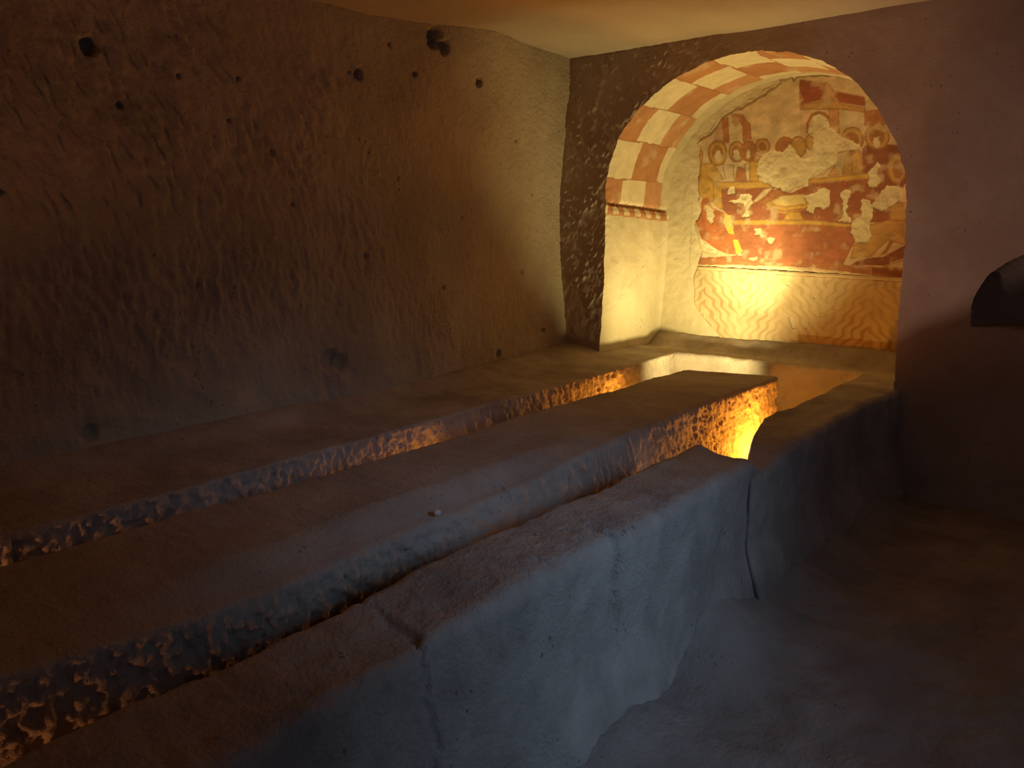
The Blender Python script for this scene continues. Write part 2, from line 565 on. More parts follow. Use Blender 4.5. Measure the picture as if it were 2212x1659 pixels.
# colours of the vault paint: three courses of alternating squares, then a small dentil strip
C_WHITE = np.array((0.78, 0.70, 0.49))
C_SQ = np.array((0.52, 0.265, 0.135))
C_SQ2 = np.array((0.60, 0.335, 0.185))
C_BARE = np.array((0.62, 0.545, 0.37))
i0 = int(np.argmin(np.abs(OUT[:NO // 2, 1] - 1.63)))
sl = SS - OUT_S[i0] + fbm(SS * 11, PY * 11, 0, 161, 2) * 0.006
yl = PY + fbm(SS * 11, PY * 11, 5, 163, 2) * 0.008
row = np.where(sl < 0.20, 0, 1 + np.floor((sl - 0.20) / 0.268)).astype(int)
odd = (row % 2 == 0)
rd1 = odd & ((yl < 4.915) | ((yl > 5.225) & (yl < 5.475)))
rd2 = (~odd) & (yl > 5.02) & (yl < 5.37)
colr = np.where((rd1 | rd2)[..., None], C_SQ, C_WHITE)
colr = np.where((odd & (yl > 5.225) & (yl < 5.475))[..., None], C_SQ2, colr)
colr = np.where((yl > 5.475)[..., None], C_BARE, colr)
line = (np.abs(np.mod((sl - 0.20) / 0.268 + .5, 1) - .5) < 0.016) & (sl > 0.1) & (yl < 5.4)
colr = np.where(line[..., None], C_SQ * 0.8, colr)
zcg = zc.reshape(PX.shape)
dent = zcg < 1.612
db = np.mod((yl - 4.74) / 0.145, 1) < 0.5
colr = np.where(dent[..., None], np.where(db[..., None], C_SQ, C_WHITE), colr)
colr = np.where((zcg < 1.553)[..., None], C_SQ2, colr)
colr = np.where(((zcg >= 1.605) & (zcg < 1.63))[..., None], C_SQ * 0.62, colr)  # shadow in the groove above the strip, painted as a dark line
wear = sstep(0.25, 0.6, fbm(SS * 7, PY * 7, 0, 165, 4))[..., None] * 0.35
colr = colr * (1 - wear) + C_WHITE * wear
vault = bpy.data.objects.new('painted_vault', None)
vault.location = (-2.085, Y_END + 0.4, 1.63)
COL.objects.link(vault)
tag(vault, 'painted vault of the arched niche with red and cream chequered squares', 'fresco')
colc = np.where(odd, np.where(yl < 4.915, 0, np.where(yl < 5.225, 1, 2)), np.where(yl < 5.02, 0, np.where(yl < 5.37, 1, 2)))
cell = row * 3 + colc
cell = np.where(yl > 5.475, -1, cell)
cell = np.where(dent, np.where(PX < -2.1, -2, -3), cell)
QP = QN[painted]
fc = cell.reshape(-1)[QP[:, 0]]
for k in np.unique(fc):
    v, q, c = compact(VN, QP[fc == k], colr.reshape(-1, 3))
    ob = mesh_object('dentil_strip' if k <= -2 else 'plaster_margin' if k == -1 else 'painted_square', v - np.array(vault.location), q, M_FRESCO, c, parent=vault)
    if k <= -2:
        ob['label'] = 'strip of small red and cream bars below the squares'

# back of the niche: bare plaster
xs = np.arange(-3.14, -1.03, 0.02)
zs = np.arange(0.45, 2.60, 0.02)
A, B = np.meshgrid(xs, zs, indexing='ij')


def back_y(x, z):
    return Y_NICHE + fbm(x * 2.2, z * 2.2, 0, 171, 3) * 0.012


def back_fine(x, z):
    return fbm(x * 22, z * 22, 0, 173, 3) * 0.0035


xs = np.arange(-3.14, -1.03, 0.0095)
zs = np.arange(0.45, 2.60, 0.0095)
A, B = np.meshgrid(xs, zs, indexing='ij')
up = sstep(2.15, 2.3, B)
YB = back_y(A, B) + back_fine(A, B) * 1.6
# the loss edge that runs along the top of the figure scene
structure(mesh_object('wall_niche', np.stack([A, YB, B], -1).reshape(-1, 3), grid_quads(len(xs), len(zs), False), M_PLASTER))

# ------------------------------------------------------------------ frescoes on the back of the niche (wall coordinates, mm)
MURAL=[
 ('roof',[(-2062,2468),(-1878,2426),(-1912,2323),(-2050,2309)]),
 ('gable',[(-1865,2421),(-1807,2322),(-1918,2318)]),
 ('roof',[(-1830,2371),(-1637,2315),(-1628,2262),(-1789,2297)]),
 ('pink',[(-2048,2282),(-1855,2286),(-1838,2071),(-2034,2084)]),
 ('orange',[(-1855,2284),(-1791,2287),(-1775,2093),(-1840,2098)]),
 ('ochre2',[(-2050,2309),(-1799,2310),(-1788,2287),(-1627,2248),(-1625,2225),(-1795,2259),(-2043,2278)]),
 ('bare',[(-1788,2250),(-1629,2222),(-1621,2125),(-1779,2144)]),
 ('redor',[(-1627,2229),(-1518,2236),(-1442,2129),(-1620,2143)]),
 ('outl',[(-1996,2117),(-1997,2190),(-1970,2241),(-1921,2257),(-1874,2242),(-1840,2204),(-1853,2196),(-1882,2223),(-1919,2237),(-1960,2222),(-1980,2179),(-1980,2116)]),
 ('pinkd',[(-2650,2203),(-2614,2277),(-2590,2097),(-2682,2088)]),
 ('redor',[(-2610,2265),(-2561,2272),(-2540,2096),(-2587,2095)]),
 ('bare',[(-2561,2276),(-2453,2226),(-2445,2100),(-2540,2096)]),
 ('redor',[(-2543,2295),(-2448,2273),(-2392,2202),(-2378,2105),(-2439,2099),(-2449,2206),(-2471,2237),(-2500,2196),(-2527,2232),(-2520,2260)]),
 ('pink',[(-2417,2109),(-2204,2095),(-2198,2002),(-2411,2014)]),
 ('dred',[(-1624,1996),(-1601,2020),(-1415,2009),(-1304,1850),(-1359,1741),(-1451,1665),(-1574,1703),(-1608,1846)]),
 ('outl',[(-2552,2021),(-2554,1993),(-2563,1968),(-2579,1948),(-2600,1936),(-2624,1932),(-2649,1938),(-2672,1952),(-2691,1974),(-2703,2001),(-2709,2030),(-2706,2059),(-2696,2085),(-2680,2104),(-2659,2116),(-2635,2119),(-2610,2113),(-2588,2098),(-2570,2077),(-2557,2050)]),
 ('ochre',[(-2560,2022),(-2562,1996),(-2571,1973),(-2585,1955),(-2604,1943),(-2625,1940),(-2647,1945),(-2667,1959),(-2684,1978),(-2695,2003),(-2700,2030),(-2698,2056),(-2689,2080),(-2674,2097),(-2656,2108),(-2634,2111),(-2613,2106),(-2593,2092),(-2576,2073),(-2565,2048)]),
 ('outl',[(-2413,2023),(-2415,2000),(-2423,1980),(-2437,1964),(-2455,1954),(-2475,1952),(-2497,1956),(-2516,1968),(-2532,1986),(-2543,2007),(-2548,2031),(-2546,2054),(-2537,2075),(-2523,2090),(-2505,2100),(-2484,2102),(-2463,2097),(-2444,2085),(-2428,2068),(-2417,2047)]),
 ('ochre2',[(-2421,2024),(-2423,2003),(-2430,1985),(-2442,1971),(-2458,1962),(-2476,1959),(-2494,1964),(-2512,1974),(-2526,1990),(-2535,2009),(-2539,2030),(-2538,2051),(-2530,2070),(-2518,2084),(-2502,2092),(-2484,2095),(-2465,2090),(-2449,2080),(-2435,2064),(-2425,2045)]),
 ('outl',[(-2334,2023),(-2335,2000),(-2342,1979),(-2354,1963),(-2370,1953),(-2389,1950),(-2408,1955),(-2425,1967),(-2440,1984),(-2449,2006),(-2454,2030),(-2452,2054),(-2445,2075),(-2433,2091),(-2416,2101),(-2398,2103),(-2379,2098),(-2362,2086),(-2348,2069),(-2338,2047)]),
 ('redor',[(-2342,2024),(-2343,2003),(-2349,1984),(-2360,1970),(-2373,1960),(-2389,1958),(-2405,1962),(-2421,1973),(-2433,1989),(-2442,2008),(-2445,2030),(-2444,2051),(-2438,2070),(-2427,2084),(-2413,2093),(-2398,2096),(-2381,2091),(-2366,2081),(-2354,2065),(-2346,2045)]),
 ('outl',[(-2235,2050),(-2236,2034),(-2243,2019),(-2255,2008),(-2270,2001),(-2288,1999),(-2305,2003),(-2322,2011),(-2335,2024),(-2344,2040),(-2348,2057),(-2346,2074),(-2339,2089),(-2327,2100),(-2312,2107),(-2295,2109),(-2277,2105),(-2261,2096),(-2248,2083),(-2239,2067)]),
 ('ochre2',[(-2243,2051),(-2244,2037),(-2250,2024),(-2260,2014),(-2273,2008),(-2288,2007),(-2303,2010),(-2317,2017),(-2329,2028),(-2337,2042),(-2340,2057),(-2338,2071),(-2332,2084),(-2322,2094),(-2309,2100),(-2294,2101),(-2279,2098),(-2265,2090),(-2254,2079),(-2246,2066)]),
 ('outl',[(-2064,2035),(-2066,2014),(-2074,1995),(-2088,1980),(-2106,1971),(-2127,1969),(-2148,1973),(-2168,1985),(-2185,2001),(-2196,2022),(-2201,2044),(-2199,2065),(-2190,2085),(-2176,2099),(-2158,2108),(-2137,2110),(-2115,2105),(-2096,2094),(-2080,2077),(-2069,2057)]),
 ('redor',[(-2072,2036),(-2073,2017),(-2080,2000),(-2093,1986),(-2109,1978),(-2127,1976),(-2146,1980),(-2164,1990),(-2178,2005),(-2188,2023),(-2193,2043),(-2191,2063),(-2184,2080),(-2171,2093),(-2155,2101),(-2136,2103),(-2117,2098),(-2100,2088),(-2086,2073),(-2076,2055)]),
 ('outl',[(-1981,2030),(-1982,2008),(-1989,1988),(-2001,1973),(-2017,1963),(-2035,1960),(-2053,1965),(-2071,1976),(-2085,1993),(-2095,2015),(-2100,2038),(-2098,2060),(-2091,2080),(-2079,2096),(-2063,2105),(-2045,2107),(-2027,2102),(-2010,2091),(-1995,2074),(-1986,2053)]),
 ('ochre2',[(-1989,2031),(-1990,2011),(-1996,1993),(-2006,1979),(-2020,1970),(-2035,1968),(-2051,1972),(-2067,1982),(-2079,1997),(-2088,2016),(-2092,2037),(-2091,2057),(-2085,2076),(-2074,2089),(-2060,2098),(-2045,2100),(-2029,2096),(-2014,2085),(-2001,2070),(-1993,2051)]),
 ('outl',[(-1918,2058),(-1919,2041),(-1923,2026),(-1931,2014),(-1941,2006),(-1953,2004),(-1965,2008),(-1977,2016),(-1987,2029),(-1993,2046),(-1997,2063),(-1996,2080),(-1992,2096),(-1984,2108),(-1973,2115),(-1961,2117),(-1949,2113),(-1937,2104),(-1928,2091),(-1921,2075)]),
 ('ochre2',[(-1925,2059),(-1926,2044),(-1929,2030),(-1935,2020),(-1944,2013),(-1954,2011),(-1964,2014),(-1973,2022),(-1981,2033),(-1986,2047),(-1989,2063),(-1989,2078),(-1985,2091),(-1979,2101),(-1970,2108),(-1961,2110),(-1951,2106),(-1941,2099),(-1934,2088),(-1928,2074)]),
 ('outl',[(-1616,2056),(-1617,2032),(-1626,2012),(-1641,1996),(-1661,1986),(-1684,1983),(-1708,1988),(-1730,2001),(-1749,2019),(-1761,2042),(-1767,2066),(-1765,2090),(-1756,2111),(-1740,2127),(-1720,2136),(-1697,2138),(-1673,2133),(-1652,2120),(-1634,2102),(-1621,2080)]),
 ('ochre2',[(-1623,2056),(-1624,2035),(-1632,2016),(-1646,2001),(-1664,1993),(-1685,1990),(-1707,1995),(-1727,2006),(-1743,2023),(-1755,2043),(-1760,2065),(-1758,2087),(-1750,2106),(-1736,2121),(-1717,2129),(-1696,2131),(-1675,2126),(-1655,2115),(-1639,2098),(-1628,2078)]),
 ('outl',[(-1460,2062),(-1461,2037),(-1470,2015),(-1485,1998),(-1506,1987),(-1530,1985),(-1554,1990),(-1577,2003),(-1596,2023),(-1609,2047),(-1615,2073),(-1614,2099),(-1604,2121),(-1588,2138),(-1568,2148),(-1544,2150),(-1520,2144),(-1497,2131),(-1478,2112),(-1466,2088)]),
 ('ochre2',[(-1466,2063),(-1468,2040),(-1476,2019),(-1490,2004),(-1509,1994),(-1530,1992),(-1553,1997),(-1574,2009),(-1591,2027),(-1603,2049),(-1609,2073),(-1607,2096),(-1599,2117),(-1584,2132),(-1565,2142),(-1543,2144),(-1521,2138),(-1500,2126),(-1483,2108),(-1472,2086)]),
 ('outl',[(-1343,1860),(-1343,1831),(-1349,1804),(-1360,1784),(-1376,1770),(-1394,1766),(-1413,1772),(-1431,1786),(-1446,1808),(-1457,1835),(-1462,1866),(-1462,1895),(-1456,1922),(-1444,1943),(-1429,1955),(-1411,1959),(-1392,1953),(-1374,1939),(-1360,1917),(-1349,1890)]),
 ('ochre2',[(-1350,1861),(-1350,1833),(-1355,1809),(-1365,1789),(-1378,1777),(-1394,1773),(-1411,1778),(-1427,1792),(-1441,1812),(-1450,1837),(-1456,1865),(-1455,1893),(-1450,1918),(-1440,1937),(-1426,1949),(-1410,1952),(-1394,1947),(-1378,1934),(-1364,1913),(-1355,1888)]),
 ('hair',[(-2587,2023),(-2592,1997),(-2607,1978),(-2630,1972),(-2653,1980),(-2671,2001),(-2679,2029),(-2674,2055),(-2658,2074),(-2636,2080),(-2613,2071),(-2595,2051)]),
 ('hair',[(-2443,2020),(-2447,1996),(-2460,1979),(-2480,1974),(-2500,1982),(-2516,2000),(-2523,2025),(-2519,2049),(-2505,2065),(-2486,2071),(-2465,2063),(-2450,2045)]),
 ('hair',[(-2363,2016),(-2366,1994),(-2377,1979),(-2393,1974),(-2410,1981),(-2423,1998),(-2429,2019),(-2426,2041),(-2415,2056),(-2399,2061),(-2382,2054),(-2369,2037)]),
 ('hair',[(-2263,2048),(-2265,2033),(-2275,2022),(-2289,2019),(-2303,2024),(-2314,2036),(-2319,2051),(-2316,2066),(-2307,2076),(-2293,2079),(-2278,2074),(-2267,2063)]),
 ('hair',[(-1646,2049),(-1650,2023),(-1666,2005),(-1690,1999),(-1715,2008),(-1734,2029),(-1743,2056),(-1739,2082),(-1722,2100),(-1699,2105),(-1674,2096),(-1655,2076)]),
 ('hair',[(-1491,2056),(-1495,2031),(-1511,2013),(-1533,2007),(-1557,2016),(-1576,2036),(-1585,2062),(-1580,2088),(-1565,2106),(-1542,2111),(-1518,2102),(-1500,2082)]),
 ('hair',[(-1361,1857),(-1362,1827),(-1373,1805),(-1388,1798),(-1406,1807),(-1420,1829),(-1427,1860),(-1425,1890),(-1415,1911),(-1399,1918),(-1382,1909),(-1368,1887)]),
 ('skin',[(-2592,1999),(-2597,1975),(-2611,1961),(-2630,1962),(-2646,1978),(-2653,2003),(-2649,2027),(-2634,2041),(-2615,2040),(-2599,2024)]),
 ('skin',[(-2453,2004),(-2457,1985),(-2469,1974),(-2485,1975),(-2498,1988),(-2504,2007),(-2500,2026),(-2488,2038),(-2473,2037),(-2459,2024)]),
 ('skin',[(-2371,2000),(-2374,1983),(-2384,1973),(-2397,1974),(-2408,1985),(-2413,2002),(-2410,2019),(-2400,2029),(-2387,2028),(-2376,2017)]),
 ('skin',[(-1510,2032),(-1513,2014),(-1525,2003),(-1541,2004),(-1555,2016),(-1561,2035),(-1558,2053),(-1546,2063),(-1530,2062),(-1517,2050)]),
 ('ochre',[(-2769,1954),(-2664,1959),(-2579,1847),(-2632,1809),(-2633,1684),(-2705,1686),(-2767,1753)]),
 ('ochre',[(-2776,2074),(-2746,2042),(-2752,1943),(-2768,1934)]),
 ('pale',[(-2587,1945),(-2499,1931),(-2492,1812),(-2635,1817),(-2560,1846)]),
 ('redor',[(-2468,1920),(-2413,1908),(-2392,1814),(-2483,1817)]),
 ('pale',[(-2417,1937),(-2376,1945),(-2368,1820),(-2394,1820)]),
 ('ochre',[(-2377,1954),(-2314,1970),(-2304,1815),(-2368,1818)]),
 ('orange',[(-2349,2010),(-2295,1988),(-2315,1949),(-2346,1953)]),
 ('ochre2',[(-1825,1835),(-1777,1917),(-1751,1841)]),
 ('ochre2',[(-1692,1973),(-1630,1978),(-1606,1844),(-1673,1842)]),
 ('baredk',[(-1786,1974),(-1691,1982),(-1680,1847),(-1751,1841),(-1784,1898)]),
 ('ochre2',[(-1693,1982),(-1726,1957),(-1735,1842),(-1668,1839)]),
 ('ochre',[(-2651,1818),(-2274,1813),(-2208,1779),(-2273,1766),(-2583,1776),(-2575,1623),(-2643,1664)]),
 ('red',[(-2583,1771),(-2232,1767),(-2071,1730),(-1941,1784),(-1564,1804),(-1462,1788),(-1458,1648),(-1431,1621),(-1415,1533),(-1603,1525),(-1655,1516),(-2489,1546),(-2569,1623)]),
 ('ochre',[(-1953,1816),(-1567,1840),(-1564,1807),(-1951,1785)]),
 ('loss',[(-2314,1942),(-2229,2022),(-2149,2006),(-2092,2051),(-2020,1953),(-1954,1950),(-1933,2075),(-1984,2115),(-1954,2213),(-1914,2232),(-1872,2211),(-1819,2131),(-1782,2093),(-1644,2023),(-1631,1994),(-1773,1978),(-1785,1905),(-1887,1837),(-1962,1813),(-1968,1767),(-2044,1760),(-2091,1730),(-2182,1764),(-2276,1814),(-2318,1873)]),
 ('pale',[(-2339,1678),(-2262,1757),(-2192,1771),(-2268,1699),(-2322,1666)]),
 ('redor',[(-2286,1661),(-2152,1765),(-2125,1726),(-2223,1660)]),
 ('ochre',[(-2250,1656),(-2166,1706),(-1965,1722),(-1930,1655),(-1965,1618),(-2099,1588),(-2182,1611)]),
 ('paley',[(-2204,1676),(-2127,1715),(-1982,1721),(-1958,1655),(-2102,1636),(-2174,1647)]),
 ('ochre',[(-2087,1598),(-2004,1602),(-1969,1543),(-2117,1544)]),
 ('outl',[(-2239,1648),(-2172,1623),(-2100,1612),(-1968,1629),(-1967,1620),(-2100,1601),(-2182,1615)]),
 ('loss',[(-1983,1704),(-1909,1725),(-1847,1769),(-1806,1736),(-1809,1625),(-1892,1626),(-1915,1580),(-1959,1608),(-1942,1664)]),
 ('loss',[(-2425,1724),(-2352,1722),(-2336,1662),(-2376,1614),(-2351,1574),(-2413,1570),(-2389,1614),(-2411,1673),(-2464,1664),(-2540,1680),(-2465,1691)]),
 ('loss',[(-2532,1766),(-2487,1785),(-2479,1735),(-2505,1724),(-2530,1732)]),
 ('loss',[(-1672,1706),(-1675,1688),(-1687,1676),(-1705,1671),(-1724,1676),(-1739,1690),(-1745,1708),(-1741,1725),(-1729,1738),(-1711,1742),(-1692,1737),(-1678,1723)]),
 ('loss',[(-1720,1680),(-1693,1679),(-1696,1643),(-1678,1625),(-1698,1598),(-1686,1569),(-1650,1532),(-1743,1528),(-1713,1569),(-1724,1626)]),
 ('ochre',[(-2489,1548),(-1924,1545),(-1655,1519),(-1654,1496),(-1922,1515),(-2482,1511)]),
 ('redm',[(-2482,1511),(-1922,1515),(-1654,1496),(-1621,1396),(-1688,1249),(-2738,1218),(-2740,1270),(-2399,1296),(-2472,1438)]),
 ('redor2',[(-2740,1702),(-2690,1721),(-2647,1639),(-2546,1598),(-2470,1446),(-2429,1296),(-2518,1304),(-2597,1333),(-2725,1413),(-2786,1539),(-2746,1600)]),
 ('loss',[(-2715,1650),(-2641,1629),(-2630,1577),(-2660,1516),(-2688,1577)]),
 ('yel',[(-2556,1590),(-2510,1583),(-2470,1446),(-2516,1455),(-2555,1526)]),
 ('yel',[(-2476,1408),(-2441,1408),(-2399,1326),(-2445,1305)]),
 ('border',[(-2751,1259),(-1688,1252),(-1280,1235),(-1274,1168),(-1900,1224),(-2750,1226)]),
 ('loss',[(-2317,1493),(-2270,1488),(-2260,1447),(-2300,1442)]),
 ('loss',[(-2222,1430),(-2162,1420),(-2175,1389),(-2207,1389)]),
 ('loss',[(-2283,1449),(-2241,1439),(-2250,1410),(-2271,1419)]),
 ('loss',[(-2766,1436),(-2700,1372),(-2595,1333),(-2600,1292),(-2711,1321)]),
 ('loss',[(-2351,1279),(-2283,1291),(-2287,1269),(-2344,1265)]),
 ('ochre2',[(-1532,1514),(-1424,1542),(-1275,1541),(-1259,1367),(-1327,1391),(-1421,1416),(-1515,1307),(-1639,1295),(-1624,1378),(-1542,1424)]),
 ('ochre2',[(-1425,1656),(-1285,1645),(-1275,1541),(-1415,1542)]),
 ('redor',[(-1424,1356),(-1404,1409),(-1379,1419),(-1422,1329),(-1455,1319)]),
 ('dred',[(-1583,1287),(-1437,1309),(-1294,1393),(-1287,1312),(-1424,1255),(-1635,1249)]),
 ('pale',[(-1432,1248),(-1286,1297),(-1280,1233)]),
 ('dred',[(-1500,1237),(-1264,1240),(-1258,1175),(-1498,1209)]),
 ('loss',[(-1602,1673),(-1545,1667),(-1522,1569),(-1550,1514),(-1527,1451),(-1548,1397),(-1610,1396),(-1648,1460),(-1648,1534),(-1598,1570)]),
 ('loss',[(-1490,1719),(-1460,1762),(-1368,1750),(-1358,1663),(-1471,1602),(-1542,1630)]),
 ('loss',[(-1579,1845),(-1515,1907),(-1506,1876),(-1525,1834),(-1495,1798),(-1518,1753),(-1567,1754)]),
]
CRACKS= [[(-2795, 2123), (-2697, 2167), (-2641, 2231), (-2614, 2277), (-2502, 2317), (-2391, 2359), (-2275, 2422), (-2190, 2469)], [(-2192, 2496), (-2170, 2525), (-2147, 2534), (-2116, 2497), (-2099, 2468)], [(-2087, 2493), (-1994, 2492), (-1884, 2492), (-1740, 2453)]]

GROUND = [(-2789, 2116), (-2697, 2157), (-2635, 2230), (-2615, 2285), (-2472, 2339), (-2313, 2398), (-2190, 2469), (-2087, 2489), (-1902, 2490),
          (-1731, 2470), (-1538, 2330), (-1321, 2160), (-1080, 1900), (-1040, 1600), (-1040, 1150), (-1307, 1168), (-1899, 1197), (-2749, 1212),
          (-2720, 1322), (-2766, 1436), (-2788, 1529), (-2744, 1600), (-2771, 1753), (-2769, 2093)]
PAL = {
    'roof': (0.30, 0.075, 0.040), 'gable': (0.56, 0.33, 0.19), 'pink': (0.62, 0.45, 0.30), 'pinkd': (0.56, 0.38, 0.26), 'orange': (0.55, 0.29, 0.13),
    'ochre': (0.60, 0.36, 0.085), 'ochre2': (0.54, 0.32, 0.115), 'bare': (0.62, 0.52, 0.34), 'baredk': (0.50, 0.42, 0.28), 'redor': (0.43, 0.17, 0.075),
    'redor2': (0.46, 0.14, 0.055), 'outl': (0.34, 0.16, 0.055), 'dred': (0.27, 0.085, 0.05), 'pale': (0.66, 0.53, 0.38), 'paley': (0.68, 0.52, 0.22),
    'red': (0.32, 0.095, 0.05), 'redm': (0.39, 0.125, 0.065), 'loss': (0.70, 0.63, 0.43), 'yel': (0.80, 0.62, 0.10), 'border': (0.40, 0.15, 0.07),
    'hair': (0.36, 0.16, 0.065), 'skin': (0.68, 0.58, 0.42)}


OUTLINED = ('ochre', 'ochre2', 'orange', 'gable', 'pale', 'redor', 'roof', 'paley')


def inside(poly, x, y):
    poly = np.asarray(poly, float) / 1000.0
    r = np.zeros(x.shape, bool)
    x1, y1 = poly[-1]
    for x2, y2 in poly:
        c = (y1 > y) != (y2 > y)
        if c.any():
            r ^= c & (x < (x2 - x1) * (y - y1) / ((y2 - y1) if y2 != y1 else 1e-12) + x1)
        x1, y1 = x2, y2
    return r


def dist_line(pts, x, y):
    pts = np.asarray(pts, float) / 1000.0
    d = np.full(x.shape, 9.0)
    for (ax, ay), (bx, by) in zip(pts[:-1], pts[1:]):
        vx, vy = bx - ax, by - ay
        t = np.clip(((x - ax) * vx + (y - ay) * vy) / (vx * vx + vy * vy), 0, 1)
        d = np.minimum(d, np.hypot(x - ax - t * vx, y - ay - t * vy))
    return d


xs = np.arange(-2.82, -1.05, 0.0042)
zs = np.arange(1.12, 2.53, 0.0042)
A, B = np.meshgrid(xs, zs, indexing='ij')
wx = A + fbm(A * 26, B * 26, 0, 181, 4, 0.65) * 0.017
wz = B + fbm(A * 26, B * 26, 7, 183, 4, 0.65) * 0.017
sx = A + fbm(A * 30, B * 30, 0, 185, 2) * 0.003
sz = B + fbm(A * 30, B * 30, 7, 187, 2) * 0.003
colr = np.empty(A.shape + (3,))
colr[:] = (0.68, 0.545, 0.37)
colr[A > -1.95] = (0.64, 0.48, 0.31)
lossm = np.zeros(A.shape, bool)
for kind, poly in MURAL:
    pa = np.asarray(poly) / 1000.0
    bx = (A > pa[:, 0].min() - .03) & (A < pa[:, 0].max() + .03) & (B > pa[:, 1].min() - .03) & (B < pa[:, 1].max() + .03)
    ins = np.zeros(A.shape, bool)
    if kind in ('loss', 'skin'):
        ins[bx] = inside(poly, wx[bx], wz[bx])
    else:
        ins[bx] = inside(poly, sx[bx], sz[bx])
    colr[ins] = PAL[kind]
    if kind in OUTLINED:
        e = dist_line(poly + poly[:1], sx[bx], sz[bx])
        k = (sstep(0.0075, 0.003, e) * 0.62)[:, None]
        colr[bx] = colr[bx] * (1 - k) + np.array((0.33, 0.15, 0.06)) * k
    lossm = (lossm & ~ins) | (ins if kind == 'loss' else False)
# brush variation, folds and abrasion
br = fbm(A * 14, B * 22, 0, 191, 4)[..., None]
colr = np.where(lossm[..., None], colr, colr * (1 + 0.34 * br))
fold = np.clip(np.abs(vnoise(A * 26 + B * 9, B * 10, 0, 193)) * 9, 0, 1)
isoch = (colr[..., 0] > 0.42) & (colr[..., 2] < 0.17) & ~lossm
colr = np.where(isoch[..., None], colr * (0.72 + 0.28 * fold[..., None]), colr)
wear = 0.10 + sstep(0.10, 0.62, fbm(A * 16, B * 16, 3, 195, 4)) * 0.55
colr = colr * (1 - wear[..., None]) + np.array((0.64, 0.52, 0.34)) * wear[..., None]
cr = np.full(A.shape, 9.0)
for k, c in enumerate(CRACKS):
    cr = np.minimum(cr, dist_line(c, wx, wz) * (1.0 if k == 0 else 0.8))
gro = sstep(0.013, 0.006, cr)
colr = colr * (1 - 0.72 * gro[..., None])
keep = inside(GROUND, wx, wz) | (cr < 0.011)
soft = np.zeros(A.shape)
kf = keep.astype(float)
for dx in range(-2, 3):
    for dz in range(-2, 3):
        soft += np.roll(np.roll(kf, dx, 0), dz, 1)
soft /= 25.0
lift = 0.0075 * sstep(0.30, 0.85, soft)
ls = np.zeros(A.shape)
lf = lossm.astype(float)
for dx in range(-1, 2):
    for dz in range(-1, 2):
        ls += np.roll(np.roll(lf, dx, 0), dz, 1)
ls /= 9.0
Y = back_y(A, B) + back_fine(A, B) * (0.45 + 1.2 * ls) - lift - 0.003 + 0.005 * ls + 0.020 * gro
V = np.stack([A, Y, B], -1).reshape(-1, 3)
Q = grid_quads(*A.shape)
kk = (soft > 0.12).reshape(-1)
v, q, c = compact(V, Q[kk[Q].all(1)], colr.reshape(-1, 3))
mural = mesh_object('figure_fresco', v, q, M_FRESCO, np.clip(c, 0.01, 1))
tag(mural, 'worn wall painting of haloed figures round a dark red table in the niche', 'fresco')

# dado with book-matched wavy marbling, below a thin moulding
xs = np.arange(-2.79, -1.05, 0.0045)
zs = np.arange(0.62, 1.225, 0.0045)
A, B = np.meshgrid(xs, zs, indexing='ij')
wob = 0.012 * np.sin(B * 64 + 1.6 * vnoise(A * 4, B * 4, 0, 201)) + 0.007 * vnoise(A * 14, B * 14, 0, 203)
ax = A + wob
tri = np.abs(np.mod((ax + 2.385) / 0.60 + 0.5, 1) - 0.5) * 0.60           # 0 on the V axes
fd = (B - 1.50 * tri + 0.018 * vnoise(A * 7, B * 7, 1, 205)) / 0.100
ln = np.abs(np.mod(fd, 1) - 0.5)
band = sstep(0.26, 0.36, ln)
fade = 0.45 + 0.55 * sstep(-0.5, 0.5, fbm(A * 5, B * 5, 0, 207, 3))
fade = fade * (1 - 0.65 * np.exp(-((A + 2.05) / 0.13) ** 2))
col0 = np.array((0.72, 0.60, 0.385)) * np.ones(A.shape + (1,))
col1 = np.array((0.46, 0.275, 0.125))
colr = col0 * (1 - (band * fade * .62)[..., None]) + col1 * (band * fade * .62)[..., None]
right_dim = sstep(-1.95, -1.5, A)[..., None] * 0.35  # weaker, browner light on the right side, put into the dado colour
colr = colr * (1 - right_dim) + colr * np.array((0.86, 0.72, 0.58)) * right_dim
top = 1.205 - 0.030 * (A + 2.75) / 1.45
edge = B > top - 0.022
colr[edge] = (0.70, 0.56, 0.36)
colr[(B > top - 0.028) & ~edge] = (0.46, 0.28, 0.14)
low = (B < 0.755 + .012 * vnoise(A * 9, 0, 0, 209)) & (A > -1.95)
colr[low] = colr[low] * np.array((0.82, 0.66, 0.52))  # shade along the foot of the dado, painted into its colour
cav = sstep(1.0, .5, np.hypot((A + 2.0 + 0.55 * (B - .83)) / 0.022, (B - 0.83) / 0.055) + 0.25 * vnoise(A * 40, B * 40, 0, 211))
pit = np.zeros(A.shape)
for hx, hz, r in ((-1.86, 1.02, .010), (-1.80, .90, .016), (-1.76, .86, .012), (-1.72, .95, .012), (-1.9, .80, .008), (-1.62, .82, .010), (-2.28, .80, .008), (-2.05, 1.10, .008), (-1.55, 1.0, .008)):
    pit = np.maximum(pit, sstep(1.0, .5, np.hypot(A - hx, B - hz) / r))
left_edge = -2.765 + 0.02 * vnoise(B * 9, 0, 0, 213) + 0.21 * sstep(0.95, 0.66, B)
keep = (A > left_edge) & (B < top + 0.004)
ridge = np.exp(-((B - top + 0.011) / 0.012) ** 2)
lift = 0.006 * sstep(0.0, 0.012, A - left_edge)
Y = back_y(A, B) + back_fine(A, B) * 0.5 - lift - 0.003 - 0.006 * ridge + 0.035 * cav + 0.012 * pit
V = np.stack([A, Y, B], -1).reshape(-1, 3)
Q = grid_quads(*A.shape)
